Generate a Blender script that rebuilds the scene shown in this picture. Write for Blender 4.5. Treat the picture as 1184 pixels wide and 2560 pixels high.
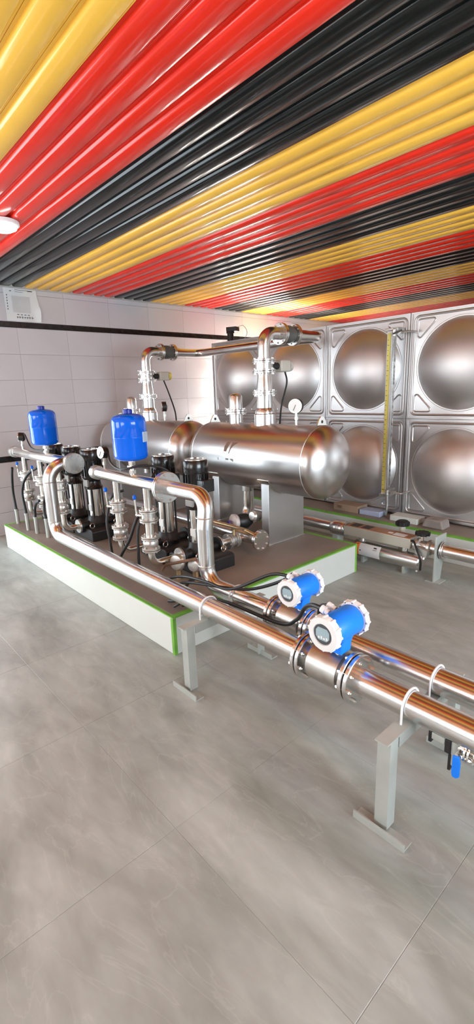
import bpy, math, random
from mathutils import Vector, Matrix
random.seed(7)
for o in list(bpy.data.objects): bpy.data.objects.remove(o, do_unlink=True)
SC = bpy.context.scene; COL = SC.collection
R = math.radians; PI = math.pi

# ------------------------------------------------------------------ camera
W_PX, H_PX, F_PX = 1184, 2560, 1194.5
yaw, pitch, roll = R(48.226), R(14.11), R(-2.0215)
d = Vector((-math.sin(yaw)*math.cos(pitch), math.cos(yaw)*math.cos(pitch), -math.sin(pitch)))
r0 = Vector((math.cos(yaw), math.sin(yaw), 0)); u0 = r0.cross(d)
rr = r0*math.cos(roll) + u0*math.sin(roll); uu = rr.cross(d)
cam = bpy.data.cameras.new('camera'); camo = bpy.data.objects.new('camera', cam); COL.objects.link(camo)
camo.matrix_world = Matrix(((rr.x, uu.x, -d.x, 0), (rr.y, uu.y, -d.y, 0), (rr.z, uu.z, -d.z, 1.6), (0, 0, 0, 1)))
cam.sensor_fit = 'HORIZONTAL'; cam.sensor_width = 36; cam.lens = 36*F_PX/W_PX
cam.clip_start = .02; cam.clip_end = 100
SC.camera = camo
# ------------------------------------------------------------------ world, exposure
w = bpy.data.worlds.new('sky'); SC.world = w; w.use_nodes = True
w.node_tree.nodes['Background'].inputs[0].default_value = (.75, .85, 1, 1)
w.node_tree.nodes['Background'].inputs[1].default_value = 1.0
vs = SC.view_settings; vs.view_transform = 'Standard'; vs.look = 'None'; vs.gamma = 1; vs.use_curve_mapping = False
vs.exposure = 0.28
WIN = dict(door=6.5, front=8.0, right=15.0, back=26.0, far=1.2)     # brightness of the daylit panes
LAMP = 5.0

# ------------------------------------------------------------------ materials
MATS = {}
def pm(name, col, rough=.5, metal=0, var=.06, scale=6, bump=0, bscale=60, coat=0, rvar=.05, emit=0, aniso=0, trans=0, alpha=1, stretch=None, ior=1.45):
    m = bpy.data.materials.new(name); m.use_nodes = True; nt = m.node_tree; N = nt.nodes; L = nt.links
    b = N['Principled BSDF']; tc = N.new('ShaderNodeTexCoord')
    mp = N.new('ShaderNodeMapping'); L.new(tc.outputs['Object'], mp.inputs[0])
    if stretch: mp.inputs['Scale'].default_value = stretch
    nz = N.new('ShaderNodeTexNoise'); nz.inputs['Scale'].default_value = scale; nz.inputs['Detail'].default_value = 5
    L.new(mp.outputs[0], nz.inputs['Vector'])
    rp = N.new('ShaderNodeValToRGB'); rp.color_ramp.elements[0].position = .3; rp.color_ramp.elements[1].position = .7
    lo = [max(0, c*(1-var)) for c in col]; hi = [min(1, c*(1+var)) for c in col]
    rp.color_ramp.elements[0].color = (*lo, 1); rp.color_ramp.elements[1].color = (*hi, 1)
    L.new(nz.outputs['Fac'], rp.inputs[0]); L.new(rp.outputs[0], b.inputs['Base Color'])
    mr = N.new('ShaderNodeMapRange'); mr.inputs['To Min'].default_value = max(.01, rough-rvar); mr.inputs['To Max'].default_value = min(1, rough+rvar)
    L.new(nz.outputs['Fac'], mr.inputs[0]); L.new(mr.outputs[0], b.inputs['Roughness'])
    b.inputs['Metallic'].default_value = metal; b.inputs['Coat Weight'].default_value = coat
    b.inputs['Coat Roughness'].default_value = .08; b.inputs['IOR'].default_value = ior
    b.inputs['Anisotropic'].default_value = aniso; b.inputs['Transmission Weight'].default_value = trans
    b.inputs['Alpha'].default_value = alpha
    if emit:
        b.inputs['Emission Color'].default_value = (*col, 1); b.inputs['Emission Strength'].default_value = emit
    if bump:
        n2 = N.new('ShaderNodeTexNoise'); n2.inputs['Scale'].default_value = bscale; n2.inputs['Detail'].default_value = 3
        L.new(mp.outputs[0], n2.inputs['Vector'])
        bp = N.new('ShaderNodeBump'); bp.inputs['Strength'].default_value = bump; bp.inputs['Distance'].default_value = .004
        L.new(n2.outputs['Fac'], bp.inputs['Height']); L.new(bp.outputs[0], b.inputs['Normal'])
    MATS[name] = m; return m
steel = pm('polished_stainless', (.71, .70, .69), .25, 1, .05, 5)
steel_h = pm('satin_header_steel', (.80, .77, .72), .22, 1, .05, 9)
steel_b = pm('brushed_tank_steel', (.60, .58, .57), .30, 1, .05, 3, .03, 220, stretch=(.15, 3, 3))
steel_p = pm('pressed_panel_steel', (.61, .60, .60), .38, 1, .04, 2, .03, 180)
steel_o = pm('satin_dome_steel', (.68, .66, .655), .47, 1, .04, 2, .02, 160)
steel_d = pm('dull_steel', (.55, .54, .51), .38, 1, .12, 14, .05)
cast = pm('pale_cast_steel', (.62, .60, .57), .33, .85, .18, 22, .15, 70)
galv = pm('painted_grey_angle_steel', (.43, .455, .425), .45, .25, .08, 9, .05)
whitem = pm('white_plastic', (.80, .80, .80), .35, 0, .03, 5)
blue = pm('gloss_blue_paint', (.0, .12, .74), .08, 0, .04, 4, rvar=.02)
blue2 = pm('blue_enamel_housing', (.004, .21, .92), .42, 0, .05, 8)
black = pm('black_motor_paint', (.011, .010, .010), .25, 0, .2, 6, coat=.3)
blackm = pm('black_cast_iron', (.016, .015, .015), .42, 0, .25, 12, .1)
rubber = pm('black_rubber', (.012, .012, .013), .5, 0, .2, 10)
grubber = pm('grey_rubber_joint', (.11, .11, .10), .45, .1, .2, 12)
greym = pm('warm_grey_housing', (.30, .28, .26), .4, .1, .08, 6)
beige = pm('beige_actuator_housing', (.55, .53, .46), .45, 0, .06, 6)
yellowp = pm('yellow_plastic', (.72, .62, .14), .45, 0, .06, 8)
brass = pm('tarnished_brass', (.50, .36, .20), .35, .9, .2, 18)
rust = pm('brown_tape', (.19, .10, .06), .5, 0, .3, 16)
dial = pm('white_dial', (.78, .78, .76), .3, 0, .02, 6)
ink = pm('dark_ink', (.05, .045, .045), .55, 0, .1, 10)
inkbrown = pm('brown_ink', (.20, .12, .08), .5, 0, .1, 10)
lcd = pm('pale_blue_display', (.33, .45, .50), .15, 0, .1, 5, coat=.5)
screen_dark = pm('dark_bezel', (.07, .08, .09), .3)
white_paint = pm('white_plinth_paint', (.62, .645, .605), .5, 0, .03, 3, .1, 25)
green = pm('green_edge_paint', (.17, .42, .055), .6, 0, .2, 9, .1)
paper = pm('white_paper', (.70, .72, .73), .5, 0, .03, 5)
cardboard = pm('brown_cardboard', (.33, .23, .16), .7, 0, .1, 6)
bluebox = pm('pale_blue_foam', (.40, .46, .62), .6, 0, .05, 6)
orange = pm('orange_card', (.85, .22, .05), .5, 0, .05, 6)
copperfoil = pm('copper_brown_label', (.36, .17, .085), .4, .2, .12, 8)
clear = pm('clear_sight_tube', (.72, .74, .74), .08, 0, .03, 5, trans=.75)
lamp_m = pm('lit_lamp_diffuser', (1, .97, .92), .4, 0, 0, 5, emit=LAMP)

def concrete_top():
    m = pm('stained_concrete', (.235, .195, .165), .48, 0, .22, 2.2, .25, 40, rvar=.12); return m
ctop = concrete_top()

def marble_floor():
    m = bpy.data.materials.new('grey_marbled_floor_tile'); m.use_nodes = True; nt = m.node_tree; N = nt.nodes; L = nt.links
    b = N['Principled BSDF']; tc = N.new('ShaderNodeTexCoord'); geo = N.new('ShaderNodeNewGeometry')
    mp = N.new('ShaderNodeMapping'); L.new(geo.outputs['Position'], mp.inputs[0]); mp.inputs['Rotation'].default_value = (0, 0, R(-48)); mp.inputs['Scale'].default_value = (.8, 2.2, 1)
    n1 = N.new('ShaderNodeTexNoise'); n1.inputs['Scale'].default_value = 1.6; n1.inputs['Detail'].default_value = 8; n1.inputs['Distortion'].default_value = .8
    L.new(mp.outputs[0], n1.inputs['Vector'])
    r1 = N.new('ShaderNodeValToRGB'); e = r1.color_ramp.elements
    e[0].position = .25; e[0].color = (.225, .245, .225, 1); e[1].position = .75; e[1].color = (.44, .475, .455, 1)
    L.new(n1.outputs['Fac'], r1.inputs[0])
    n2 = N.new('ShaderNodeTexNoise'); n2.inputs['Scale'].default_value = 2.2; n2.inputs['Detail'].default_value = 6; n2.inputs['Distortion'].default_value = 1.6
    L.new(mp.outputs[0], n2.inputs['Vector'])
    r2 = N.new('ShaderNodeValToRGB'); e = r2.color_ramp.elements
    e[0].position = .485; e[0].color = (0, 0, 0, 1); e[1].position = .5; e[1].color = (1, 1, 1, 1); e.new(.515).color = (0, 0, 0, 1)
    L.new(n2.outputs['Fac'], r2.inputs[0])
    mx = N.new('ShaderNodeMix'); mx.data_type = 'RGBA'; mx.inputs[7].default_value = (.55, .57, .54, 1)
    ml = N.new('ShaderNodeMath'); ml.operation = 'MULTIPLY'; ml.inputs[1].default_value = .16
    L.new(r2.outputs[0], ml.inputs[0]); L.new(ml.outputs[0], mx.inputs[0]); L.new(r1.outputs[0], mx.inputs[6]); L.new(mx.outputs[2], b.inputs['Base Color'])
    n3 = N.new('ShaderNodeTexNoise'); n3.inputs['Scale'].default_value = 7; n3.inputs['Detail'].default_value = 6; n3.inputs['Distortion'].default_value = .5
    L.new(mp.outputs[0], n3.inputs['Vector'])
    r3 = N.new('ShaderNodeValToRGB'); r3.color_ramp.elements[0].position = .3; r3.color_ramp.elements[0].color = (.86, .845, .83, 1); r3.color_ramp.elements[1].position = .72; r3.color_ramp.elements[1].color = (1.08, 1.08, 1.08, 1)
    L.new(n3.outputs['Fac'], r3.inputs[0])
    m3 = N.new('ShaderNodeMix'); m3.data_type = 'RGBA'; m3.blend_type = 'MULTIPLY'; m3.inputs[0].default_value = 1
    L.new(mx.outputs[2], m3.inputs[6]); L.new(r3.outputs[0], m3.inputs[7]); L.new(m3.outputs[2], b.inputs['Base Color'])
    mr = N.new('ShaderNodeMapRange'); mr.inputs['To Min'].default_value = .28; mr.inputs['To Max'].default_value = .5
    L.new(n1.outputs['Fac'], mr.inputs[0]); L.new(mr.outputs[0], b.inputs['Roughness'])
    return m
floor_m = marble_floor()
grout = pm('floor_grout', (.29, .29, .28), .7, 0, .1, 9)
wall_t = pm('glazed_wall_tile', (.56, .545, .57), .25, 0, .04, 1.3, .02, 8)
wall_g = pm('wall_grout', (.40, .365, .365), .8)
band_m = pm('black_marble_band', (.014, .012, .012), .2, 0, .5, 14)
wall_plain = pm('plain_wall_paint', (.62, .60, .58), .6, 0, .04, 2)
rib_y = pm('yellow_rib_laminate', (.93, .52, .075), .15, 0, .05, 3, ior=1.36)
rib_r = pm('red_rib_laminate', (.78, .030, .014), .15, 0, .06, 3, ior=1.36)
rib_k = pm('black_rib_laminate', (.010, .011, .0105), .15, 0, .15, 3, ior=1.36)
ceil_b = pm('ceiling_backing', (.05, .045, .04), .6)
def pane(name, col, s):
    return pm(name, col, .3, 0, 0, 2, emit=s)

# ------------------------------------------------------------------ mesh builder
def basis(ax):
    ax = Vector(ax).normalized(); t = Vector((0, 0, 1)) if abs(ax.z) < .9 else Vector((1, 0, 0))
    a = ax.cross(t).normalized(); return ax, a, ax.cross(a)
class MB:
    def __init__(s): s.v = []; s.f = []
    def add(s, vs, fs):
        o = len(s.v); s.v += [Vector(v) for v in vs]; s.f += [tuple(i+o for i in f) for f in fs]; return s
    def box(s, lo, hi):
        x0, y0, z0 = lo; x1, y1, z1 = hi
        return s.add([(x0,y0,z0),(x1,y0,z0),(x1,y1,z0),(x0,y1,z0),(x0,y0,z1),(x1,y0,z1),(x1,y1,z1),(x0,y1,z1)],
                     [(3,2,1,0),(4,5,6,7),(0,1,5,4),(1,2,6,5),(2,3,7,6),(3,0,4,7)])
    def obox(s, c, ax, ay, az):
        c, ax, ay, az = map(Vector, (c, ax, ay, az))
        return s.add([c+ax*i+ay*j+az*k for k in (-1,1) for i, j in ((-1,-1),(1,-1),(1,1),(-1,1))],
                     [(3,2,1,0),(4,5,6,7),(0,1,5,4),(1,2,6,5),(2,3,7,6),(3,0,4,7)])
    def lathe(s, o, ax, prof, n=24, ph=0):
        o = Vector(o); ax, a, b = basis(ax); rings = []; vs = []
        for t, r in prof:
            if r < 1e-6: rings.append([len(vs)]); vs.append(o+ax*t)
            else:
                rings.append(list(range(len(vs), len(vs)+n)))
                vs += [o+ax*t+(a*math.cos(2*PI*i/n+ph)+b*math.sin(2*PI*i/n+ph))*r for i in range(n)]
        fs = []
        for p, q in zip(rings, rings[1:]):
            for i in range(n):
                j = (i+1) % n
                if len(p) == 1 and len(q) == 1: continue
                if len(p) == 1: fs.append((p[0], q[i], q[j]))
                elif len(q) == 1: fs.append((p[i], q[0], p[j]))
                else: fs.append((p[i], q[i], q[j], p[j]))
        if len(rings[0]) > 1: fs.append(tuple(rings[0]))
        if len(rings[-1]) > 1: fs.append(tuple(reversed(rings[-1])))
        return s.add(vs, fs)
    def cyl(s, p0, p1, r, r1=None, n=20, ph=0):
        p0, p1 = Vector(p0), Vector(p1); L = (p1-p0).length
        return s.lathe(p0, p1-p0, [(0, r), (L, r if r1 is None else r1)], n, ph)
    def tube(s, path, r, n=14, closed=False):
        P = [Vector(p) for p in path]; m = len(P); T = []
        for i in range(m):
            if closed: t = P[(i+1) % m]-P[i-1]
            else: t = P[min(i+1, m-1)]-P[max(i-1, 0)]
            T.append(t.normalized())
        _, a, b = basis(T[0]); vs = []
        for i in range(m):
            a = (a-T[i]*a.dot(T[i])).normalized(); b = T[i].cross(a)
            ri = r[i] if isinstance(r, (list, tuple)) else r
            vs += [P[i]+(a*math.cos(2*PI*k/n)+b*math.sin(2*PI*k/n))*ri for k in range(n)]
        fs = []
        for i in range(m if closed else m-1):
            j = (i+1) % m
            for k in range(n):
                l = (k+1) % n; fs.append((i*n+k, i*n+l, j*n+l, j*n+k))
        if not closed: fs += [tuple(reversed(range(n))), tuple(range((m-1)*n, m*n))]
        return s.add(vs, fs)
    def prism(s, poly, o, ex, ey, dep):
        o, ex, ey, dep = map(Vector, (o, ex, ey, dep)); n = len(poly)
        vs = [o+ex*x+ey*y for x, y in poly]; vs += [v+dep for v in vs]
        return s.add(vs, [tuple(reversed(range(n))), tuple(range(n, 2*n))]+[(i, (i+1) % n, n+(i+1) % n, n+i) for i in range(n)])
    def bolts(s, c, ax, rad, nb, rb, half, ph=.2, only=None):
        c = Vector(c); ax, a, b = basis(ax)
        for i in range(nb):
            if only is not None and i != only: continue
            q = c+(a*math.cos(2*PI*i/nb+ph)+b*math.sin(2*PI*i/nb+ph))*rad
            s.cyl(q-ax*half, q-ax*(half-rb*1.3), rb, n=6).cyl(q+ax*(half-rb*1.3), q+ax*half, rb, n=6).cyl(q-ax*(half+rb*.5), q+ax*(half+rb*.5), rb*.55, n=6)
        return s
    def flange(s, c, ax, r, t, n=28, nb=0, rb=.008, gap=.004):
        """a bolted pair of discs centred on c"""
        c = Vector(c); x = Vector(ax).normalized(); ch = t*.15
        for sg in (-1, 1):
            o = c+x*sg*(gap/2)
            s.lathe(o, x*sg, [(0, r*.5), (0, r-ch), (ch, r), (t-ch, r), (t, r-ch), (t, r*.5)], n)
        if nb: s.bolts(c, x, r*.82, nb, rb, t+gap/2+rb*.9)
        return s
    def build(s, name, mat, parent=None, smooth=35, bevel=0):
        org = ROOTLOC(parent)
        me = bpy.data.meshes.new(name); me.from_pydata([v-org for v in s.v], [], s.f); me.update()
        me.materials.append(mat)
        bm_fix(me)
        if smooth:
            me.shade_smooth(); me.set_sharp_from_angle(angle=R(smooth))
        o = bpy.data.objects.new(name, me); COL.objects.link(o)
        if parent: o.parent = parent
        if bevel:
            bv = o.modifiers.new('bevel', 'BEVEL'); bv.width = bevel; bv.segments = 2; bv.limit_method = 'ANGLE'; bv.angle_limit = R(40)
        return o
import bmesh
def bm_fix(me):
    bm = bmesh.new(); bm.from_mesh(me); bmesh.ops.recalc_face_normals(bm, faces=bm.faces); bm.to_mesh(me); bm.free()
def ROOTLOC(p):
    while p is not None and p.parent is not None: p = p.parent
    return p.location.copy() if p is not None else Vector((0, 0, 0))
def tag(o, label=None, cat=None, group=None, kind=None):
    if label: o['label'] = label
    if cat: o['category'] = cat
    if group: o['group'] = group
    if kind: o['kind'] = kind
    return o
def thing(name, label, cat, loc=(0, 0, 0), group=None, kind=None):
    o = bpy.data.objects.new(name, None); COL.objects.link(o); o.location = loc; o.empty_display_size = .1
    return tag(o, label, cat, group, kind)
def kids(o): return [c for c in bpy.data.objects if c.parent == o]
def copy_tree(o, parent=None):
    c = o.copy(); COL.objects.link(c); c.parent = parent
    for ch in kids(o): copy_tree(ch, c)
    return c
def route(pts, rad, n=8):
    """polyline with filleted corners"""
    P = [Vector(p) for p in pts]; out = [P[0]]
    for i in range(1, len(P)-1):
        a = (P[i-1]-P[i]); b = (P[i+1]-P[i]); rd = rad[i-1] if isinstance(rad, (list, tuple)) else rad
        an, bn = a.normalized(), b.normalized(); half = an.angle(bn)/2
        t = min(rd/math.tan(half), a.length*.49 if i > 1 else a.length*.98, b.length*.49 if i < len(P)-2 else b.length*.98); rd = t*math.tan(half)
        c = P[i]+(an+bn).normalized()*(rd/math.sin(half)); s0 = P[i]+an*t-c; s1 = P[i]+bn*t-c
        ang = s0.angle(s1); axs = s0.cross(s1).normalized()
        out += [c+Matrix.Rotation(ang*k/n, 3, axs) @ s0 for k in range(n+1)]
    return out+[P[-1]]
def spline(pts, n=8):
    P = [Vector(p) for p in pts]; P = [P[0]*2-P[1]]+P+[P[-1]*2-P[-2]]; out = []
    for i in range(1, len(P)-2):
        for k in range(n):
            t = k/n; a, b, c, e = P[i-1:i+3]
            out.append(.5*((2*b)+(c-a)*t+(2*a-5*b+4*c-e)*t*t+(3*b-a-3*c+e)*t**3))
    return out+[P[-2]]

# ------------------------------------------------------------------ the room
XL, XR, YF, YB, ZC = -6.08, 2.4, -2.8, 8.55, 2.88
fl = MB().box((XL-.2, YF-.2, -.12), (XR+.2, YB+.2, -.0012)).build('floor', grout); tag(fl, 'grey marbled tile floor of the plant room', 'floor', kind='structure')
TS = .8; tile_me = None
tm = MB(); g = .0007
tm.lathe((0, 0, -.006), (0, 0, 1), [(0, (TS-2*g)/math.sqrt(2)), (.0052, (TS-2*g)/math.sqrt(2)), (.006, (TS-2*g)/math.sqrt(2)-.0015)], 4, PI/4)
t0 = tm.build('floor_tile', floor_m, fl); first = True
x0, y0 = -2.08, .775
for i in range(-5, 6):
    for j in range(-5, 10):
        cx, cy = x0+TS*(i+.5), y0+TS*(j+.5)
        if cx-TS/2 < XL-.01 or cx+TS/2 > XR+.3 or cy+TS/2 > YB+.2 or cy-TS/2 < YF-.3: continue
        o = t0 if first else t0.copy()
        if not first: COL.objects.link(o)
        first = False; o.location = (cx, cy, 0)
# left wall: opening for the glazed door and for the window behind the tank
def wall_with_holes(name, fixed, axis, a0, a1, holes, thick, label, mat=wall_plain):
    m = MB(); zs = (-.006, ZC+.05); cuts = sorted(holes); a = a0
    def bx(p, q, z0, z1):
        lo, hi = sorted((fixed, fixed+thick))
        if axis == 'y': m.box((lo, p, z0), (hi, q, z1))
        else: m.box((p, lo, z0), (q, hi, z1))
    for h0, h1, z0, z1 in cuts:
        bx(a, h0, *zs)
        if z0 > .01: bx(h0, h1, zs[0], z0)
        bx(h0, h1, z1, zs[1]); a = h1
    bx(a, a1, *zs)
    return tag(m.build(name, mat), label, 'wall', kind='structure')
DOOR = (-1.7, 1.05, 0, 2.2); WINB = (5.25, 6.75, 1.0, 2.36)
WF = [(-5.5, -3.3, .9, 2.35), (-2.3, -.1, .9, 2.35)]; WR = [(.4, 3.2, .8, 2.4)]
wl = wall_with_holes('wall_left', XL-.012, 'y', YF-.2, YB+.2, [DOOR, WINB], -.2, 'grey glazed tile wall with two black marble bands', wall_g)
WBK = (-5.8, -3.9, .9, 2.5)
wall_with_holes('wall_back', YB, 'x', XL, XR, [WBK], .2, 'plain pale wall beyond the water tank')
wall_with_holes('wall_right', XR, 'y', YF, YB, WR, .2, 'plain pale wall with a wide window')
wall_with_holes('wall_front', YF, 'x', XL, XR, WF, -.2, 'plain pale wall with two windows')
# wall tiles and bands, as pieces of the left wall
rows = [(-.0, .275), (.275, .58), (.58, .875), (.945, 1.235), (1.235, 1.53), (1.53, 1.823), (1.823, 2.115), (2.115, 2.41), (2.475, 2.78), (2.78, 2.88)]
cache = {}
def wtile(name, y0_, y1_, z0, z1, mat, gap=.0011, proud=.012):
    key = (round(y1_-y0_, 4), round(z1-z0, 4), mat.name)
    if key in cache:
        o = cache[key].copy(); COL.objects.link(o)
    else:
        hw, hh = (y1_-y0_)/2-gap*.45, (z1-z0)/2-gap; e = .0013
        m = MB(); m.add([(0, -hw, -hh), (0, hw, -hh), (0, hw, hh), (0, -hw, hh), (proud-.002, -hw, -hh), (proud-.002, hw, -hh), (proud-.002, hw, hh), (proud-.002, -hw, hh),
                         (proud, -hw+e, -hh+e), (proud, hw-e, -hh+e), (proud, hw-e, hh-e), (proud, -hw+e, hh-e)],
                        [(0,1,5,4),(1,2,6,5),(2,3,7,6),(3,0,4,7),(4,5,9,8),(5,6,10,9),(6,7,11,10),(7,4,8,11),(8,9,10,11)])
        o = m.build(name, mat, wl, smooth=0); cache[key] = o
    o.location = (XL-.012, (y0_+y1_)/2, (z0+z1)/2); return o
for (z0, z1) in rows:
    for k in range(-9, 11):
        a, b = 2.70+.6*k, 2.70+.6*(k+1)
        a, b = max(a, YF), min(b, YB)
        if b-a < .05: continue
        segs = [(a, b)]
        for h in (DOOR, WINB):
            if z1 > h[2]+.001 and z0 < h[3]-.001:
                ns = []
                for s, e in segs:
                    if e <= h[0] or s >= h[1]: ns.append((s, e))
                    else:
                        if s < h[0]-.02: ns.append((s, h[0]))
                        if e > h[1]+.02: ns.append((h[1], e))
                segs = ns
        for s, e in segs: wtile('wall_tile', s, e, z0, z1, wall_t)
for (z0, z1) in ((.875, .945), (2.41, 2.475)):
    for k in range(-6, 8):
        a, b = 2.15+.98*k, 2.15+.98*(k+1)
        a, b = max(a, YF), min(b, YB)
        if b-a < .05 or (z0 < 1 and a < DOOR[1] and b > DOOR[0]): continue
        wtile('band_tile', a, b, z0, z1, band_m, proud=.016)
# ceiling of ribbed laminate boards, four ribs of one colour at a time
ce = tag(MB().box((XL-.2, YF-.2, ZC), (XR+.2, YB+.2, ZC+.12)).build('ceiling', ceil_b), 'ribbed ceiling in yellow, red and black stripes', 'ceiling', kind='structure')
PB = .57; PR = PB/4; ribs = {}
def rib_mesh(mat):
    hw, bw, tw, dp = PR/2-.001, .058, .049, .028
    pr = [(-hw, 0), (hw, 0), (hw, -.008), (bw, -.008), (tw+.004, -dp+.006), (tw-.004, -dp), (-tw+.004, -dp), (-tw-.004, -dp+.006), (-bw, -.008), (-hw, -.008)]
    return MB().prism(pr, (XL, 0, 0), (0, 1, 0), (0, 0, 1), (XR-XL, 0, 0)).build('ceiling_rib', mat, ce, smooth=50)
for k in range(-36, 45):
    y = 2.24+PR*(k+.5)
    if y-PR/2 < YF or y+PR/2 > YB: continue
    mat = (rib_y, rib_r, rib_k)[(k//4) % 3]
    if mat.name in ribs: o = ribs[mat.name].copy(); COL.objects.link(o)
    else: o = ribs[mat.name] = rib_mesh(mat)
    o.location = (0, y, ZC)
tag(MB().box((XL, YF, ZC-.045), (XL+.012, YB, ZC-.004)).build('trim_1', pm('grey_ceiling_trim', (.42, .40, .38), .5)), 'thin grey trim where tiled wall meets ribbed ceiling', 'trim', kind='structure')
# windows and glazed door: frames round daylit panes
frame_m = pm('white_window_frame', (.75, .75, .74), .4)
def window(name, label, fixed, axis, a0, a1, z0, z1, thick, nm, mat, cat='window'):
    root = thing(name, label, cat, (0, 0, 0), kind='structure')
    def bx(m, p, q, za, zb, t0, t1):
        lo, hi = sorted((fixed+t0, fixed+t1))
        return m.box((lo, p, za), (hi, q, zb)) if axis == 'y' else m.box((p, lo, za), (q, hi, zb))
    f = MB(); fw = .05
    bx(f, a0, a0+fw, z0, z1, thick*.3, thick*.7); bx(f, a1-fw, a1, z0, z1, thick*.3, thick*.7)
    bx(f, a0+fw, a1-fw, z0, z0+fw, thick*.3, thick*.7); bx(f, a0+fw, a1-fw, z1-fw, z1, thick*.3, thick*.7)
    st = (a1-a0)/nm
    for k in range(1, nm): bx(f, a0+st*k-fw/2, a0+st*k+fw/2, z0+fw, z1-fw, thick*.3, thick*.7)
    f.build('window_frame', frame_m, root)
    for k in range(nm):
        p = a0+st*k+(fw if k == 0 else fw/2); q = a0+st*(k+1)-(fw if k == nm-1 else fw/2)
        bx(MB(), p, q, z0+fw, z1-fw, thick*.48, thick*.54).build('pane', mat, root)
    return root
window('door_1', 'wide glazed double door in the tiled wall', XL-.012, 'y', *DOOR, -.2, 2, pane('daylit_door_glass', (.80, .92, 1), WIN['door']), 'door')
window('window_1', 'daylit window in tiled wall behind the water tank', XL-.012, 'y', *WINB, -.2, 2, pane('daylit_back_glass', (1, .97, .90), WIN['back']))
for k, h in enumerate(WF): window('window_%d' % (k+2), 'daylit window in the plain front wall', YF, 'x', *h, -.2, 3, pane('daylit_front_glass', (.92, .97, 1), WIN['front']))
window('window_4', 'wide daylit window in the plain right wall', XR, 'y', *WR[0], .2, 3, pane('daylit_right_glass', (.76, .90, 1), WIN['right']))

window('window_5', 'daylit window in the far wall beyond the water tank', YB, 'x', *WBK, .2, 2, pane('daylit_far_glass', (1, .96, .88), WIN['far']))
# ceiling lamp
lp = thing('ceiling_lamp', 'round white lamp on red ceiling ribs', 'lamp', (-3.971, 1.372, ZC-.03))
MB().lathe((-3.971, 1.372, ZC-.03), (0, 0, -1), [(0, .115), (.022, .115), (.026, .108)], 32).build('lamp_base', whitem, lp)
MB().lathe((-3.971, 1.372, ZC-.056), (0, 0, -1), [(0, .102), (.02, .092), (.036, .06), (.042, 0)], 32).build('lamp_shade', lamp_m, lp)

# poster taped under the ceiling on the tiled wall
po = thing('wall_notice', 'white printed notice sheet stuck above upper black band on tiled wall', 'notice', (XL+.002, 2.19, 2.50))
def wavy_sheet(y0_, y1_, z0, z1, x, amp, n=10):
    m = MB(); vs = []; fs = []
    for i in range(n+1):
        for j in range(n+1):
            y = y0_+(y1_-y0_)*i/n; z = z0+(z1-z0)*j/n
            vs.append((x+amp*(.5+.5*math.sin(i*1.3+j*.5))+(.02 if i == n and j < 5 and amp > 0 else 0), y+.012*math.sin(j*.5) if i == n else y, z))
    N = n+1
    for i in range(n):
        for j in range(n): fs.append((i*N+j, (i+1)*N+j, (i+1)*N+j+1, i*N+j+1))
    k = len(vs); vs2 = [(a-.0015, b, c) for a, b, c in vs]
    fs += [tuple(reversed([q+k for q in f])) for f in fs]
    return m.add(vs+vs2, fs)
wavy_sheet(2.005, 2.385, 2.482, 2.84, XL+.006, .004).build('sheet', paper, po)
wavy_sheet(2.085, 2.285, 2.575, 2.755, XL+.0115, .0, 1).build('inner_panel', pm('grey_print', (.56, .57, .58), .5), po)
gl = MB(); random.seed(3)
for k in range(7):
    y = 2.12+.028*k; h = .02+.008*random.random()
    gl.box((XL+.011, y, 2.512+.004*random.random()), (XL+.0125, y+.006, 2.512+h)); gl.box((XL+.011, y, 2.524), (XL+.0125, y+.02, 2.529))
for k in range(4): gl.box((XL+.011, 2.125+.04*k, 2.551), (XL+.0125, 2.147+.04*k, 2.558))
for k in range(6): gl.box((XL+.011, 2.026+.001*k, 2.60+.03*k), (XL+.0125, 2.034+.001*k, 2.615+.03*k))
gl.box((XL+.011, 2.13, 2.818), (XL+.0125, 2.33, 2.822)).box((XL+.011, 2.27, 2.812), (XL+.0125, 2.325, 2.82)).box((XL+.011, 2.13, 2.798), (XL+.0125, 2.22, 2.801)).box((XL+.011, 2.07, 2.80), (XL+.0125, 2.09, 2.808))
tag(gl.build('print', ink, po), kind='stuff')

# ------------------------------------------------------------------ plinths
PH = .26; PX0, PX1, PY0, PY1 = -5.55, -2.30, 1.49, 3.46
pl = thing('pump_plinth', 'white painted concrete plinth with green edges carrying the pumps', 'plinth', ((PX0+PX1)/2, (PY0+PY1)/2, 0))
MB().box((PX0, PY0, 0), (PX1, PY1, PH-.004)).build('plinth_body', white_paint, pl, bevel=.004)
MB().box((PX0+.03, PY0+.03, PH-.006), (PX1-.03, PY1-.03, PH)).build('concrete_top', ctop, pl)
def stripes(pl, x0_, x1_, y0_, y1_, z, w_, corners, right=True, drop=.010):
    e = .002
    m = MB().box((x0_-e, y0_-e, z-.007), (x1_+e, y0_+.02, z+.001)); m.build('green_edge', green, pl)
    if right:
        MB().box((x1_-w_, y0_+.02, z-drop), (x1_+e, y1_+e, z+.001)).build('green_edge', green, pl)
        MB().box((x0_-e, y1_-w_, z-drop), (x1_-w_, y1_+e, z+.001)).build('green_edge', green, pl)
        MB().box((x0_-e, y0_+.02, z-drop), (x0_+w_, y1_-w_, z+.001)).build('green_edge', green, pl)
    for cx, cy in corners:
        sx, sy = (1 if cx == x0_ else -1), (1 if cy == y0_ else -1)
        MB().box((min(cx-sx*e, cx+sx*.022), min(cy-sy*e, cy+sy*.022), 0), (max(cx-sx*e, cx+sx*.022), max(cy-sy*e, cy+sy*.022), z-drop)).build('green_corner', green, pl)
stripes(pl, PX0, PX1, PY0, PY1, PH, .034, [(PX1, PY0), (PX1, PY1)])
TY = 4.22
tp = thing('tank_plinth', 'white concrete plinth with one green edge under the water tank', 'plinth', (-2.5, 6, 0))
MB().box((-5.9, TY, 0), (.9, 7.6, PH-.004)).build('plinth_body', white_paint, tp, bevel=.004)
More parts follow.
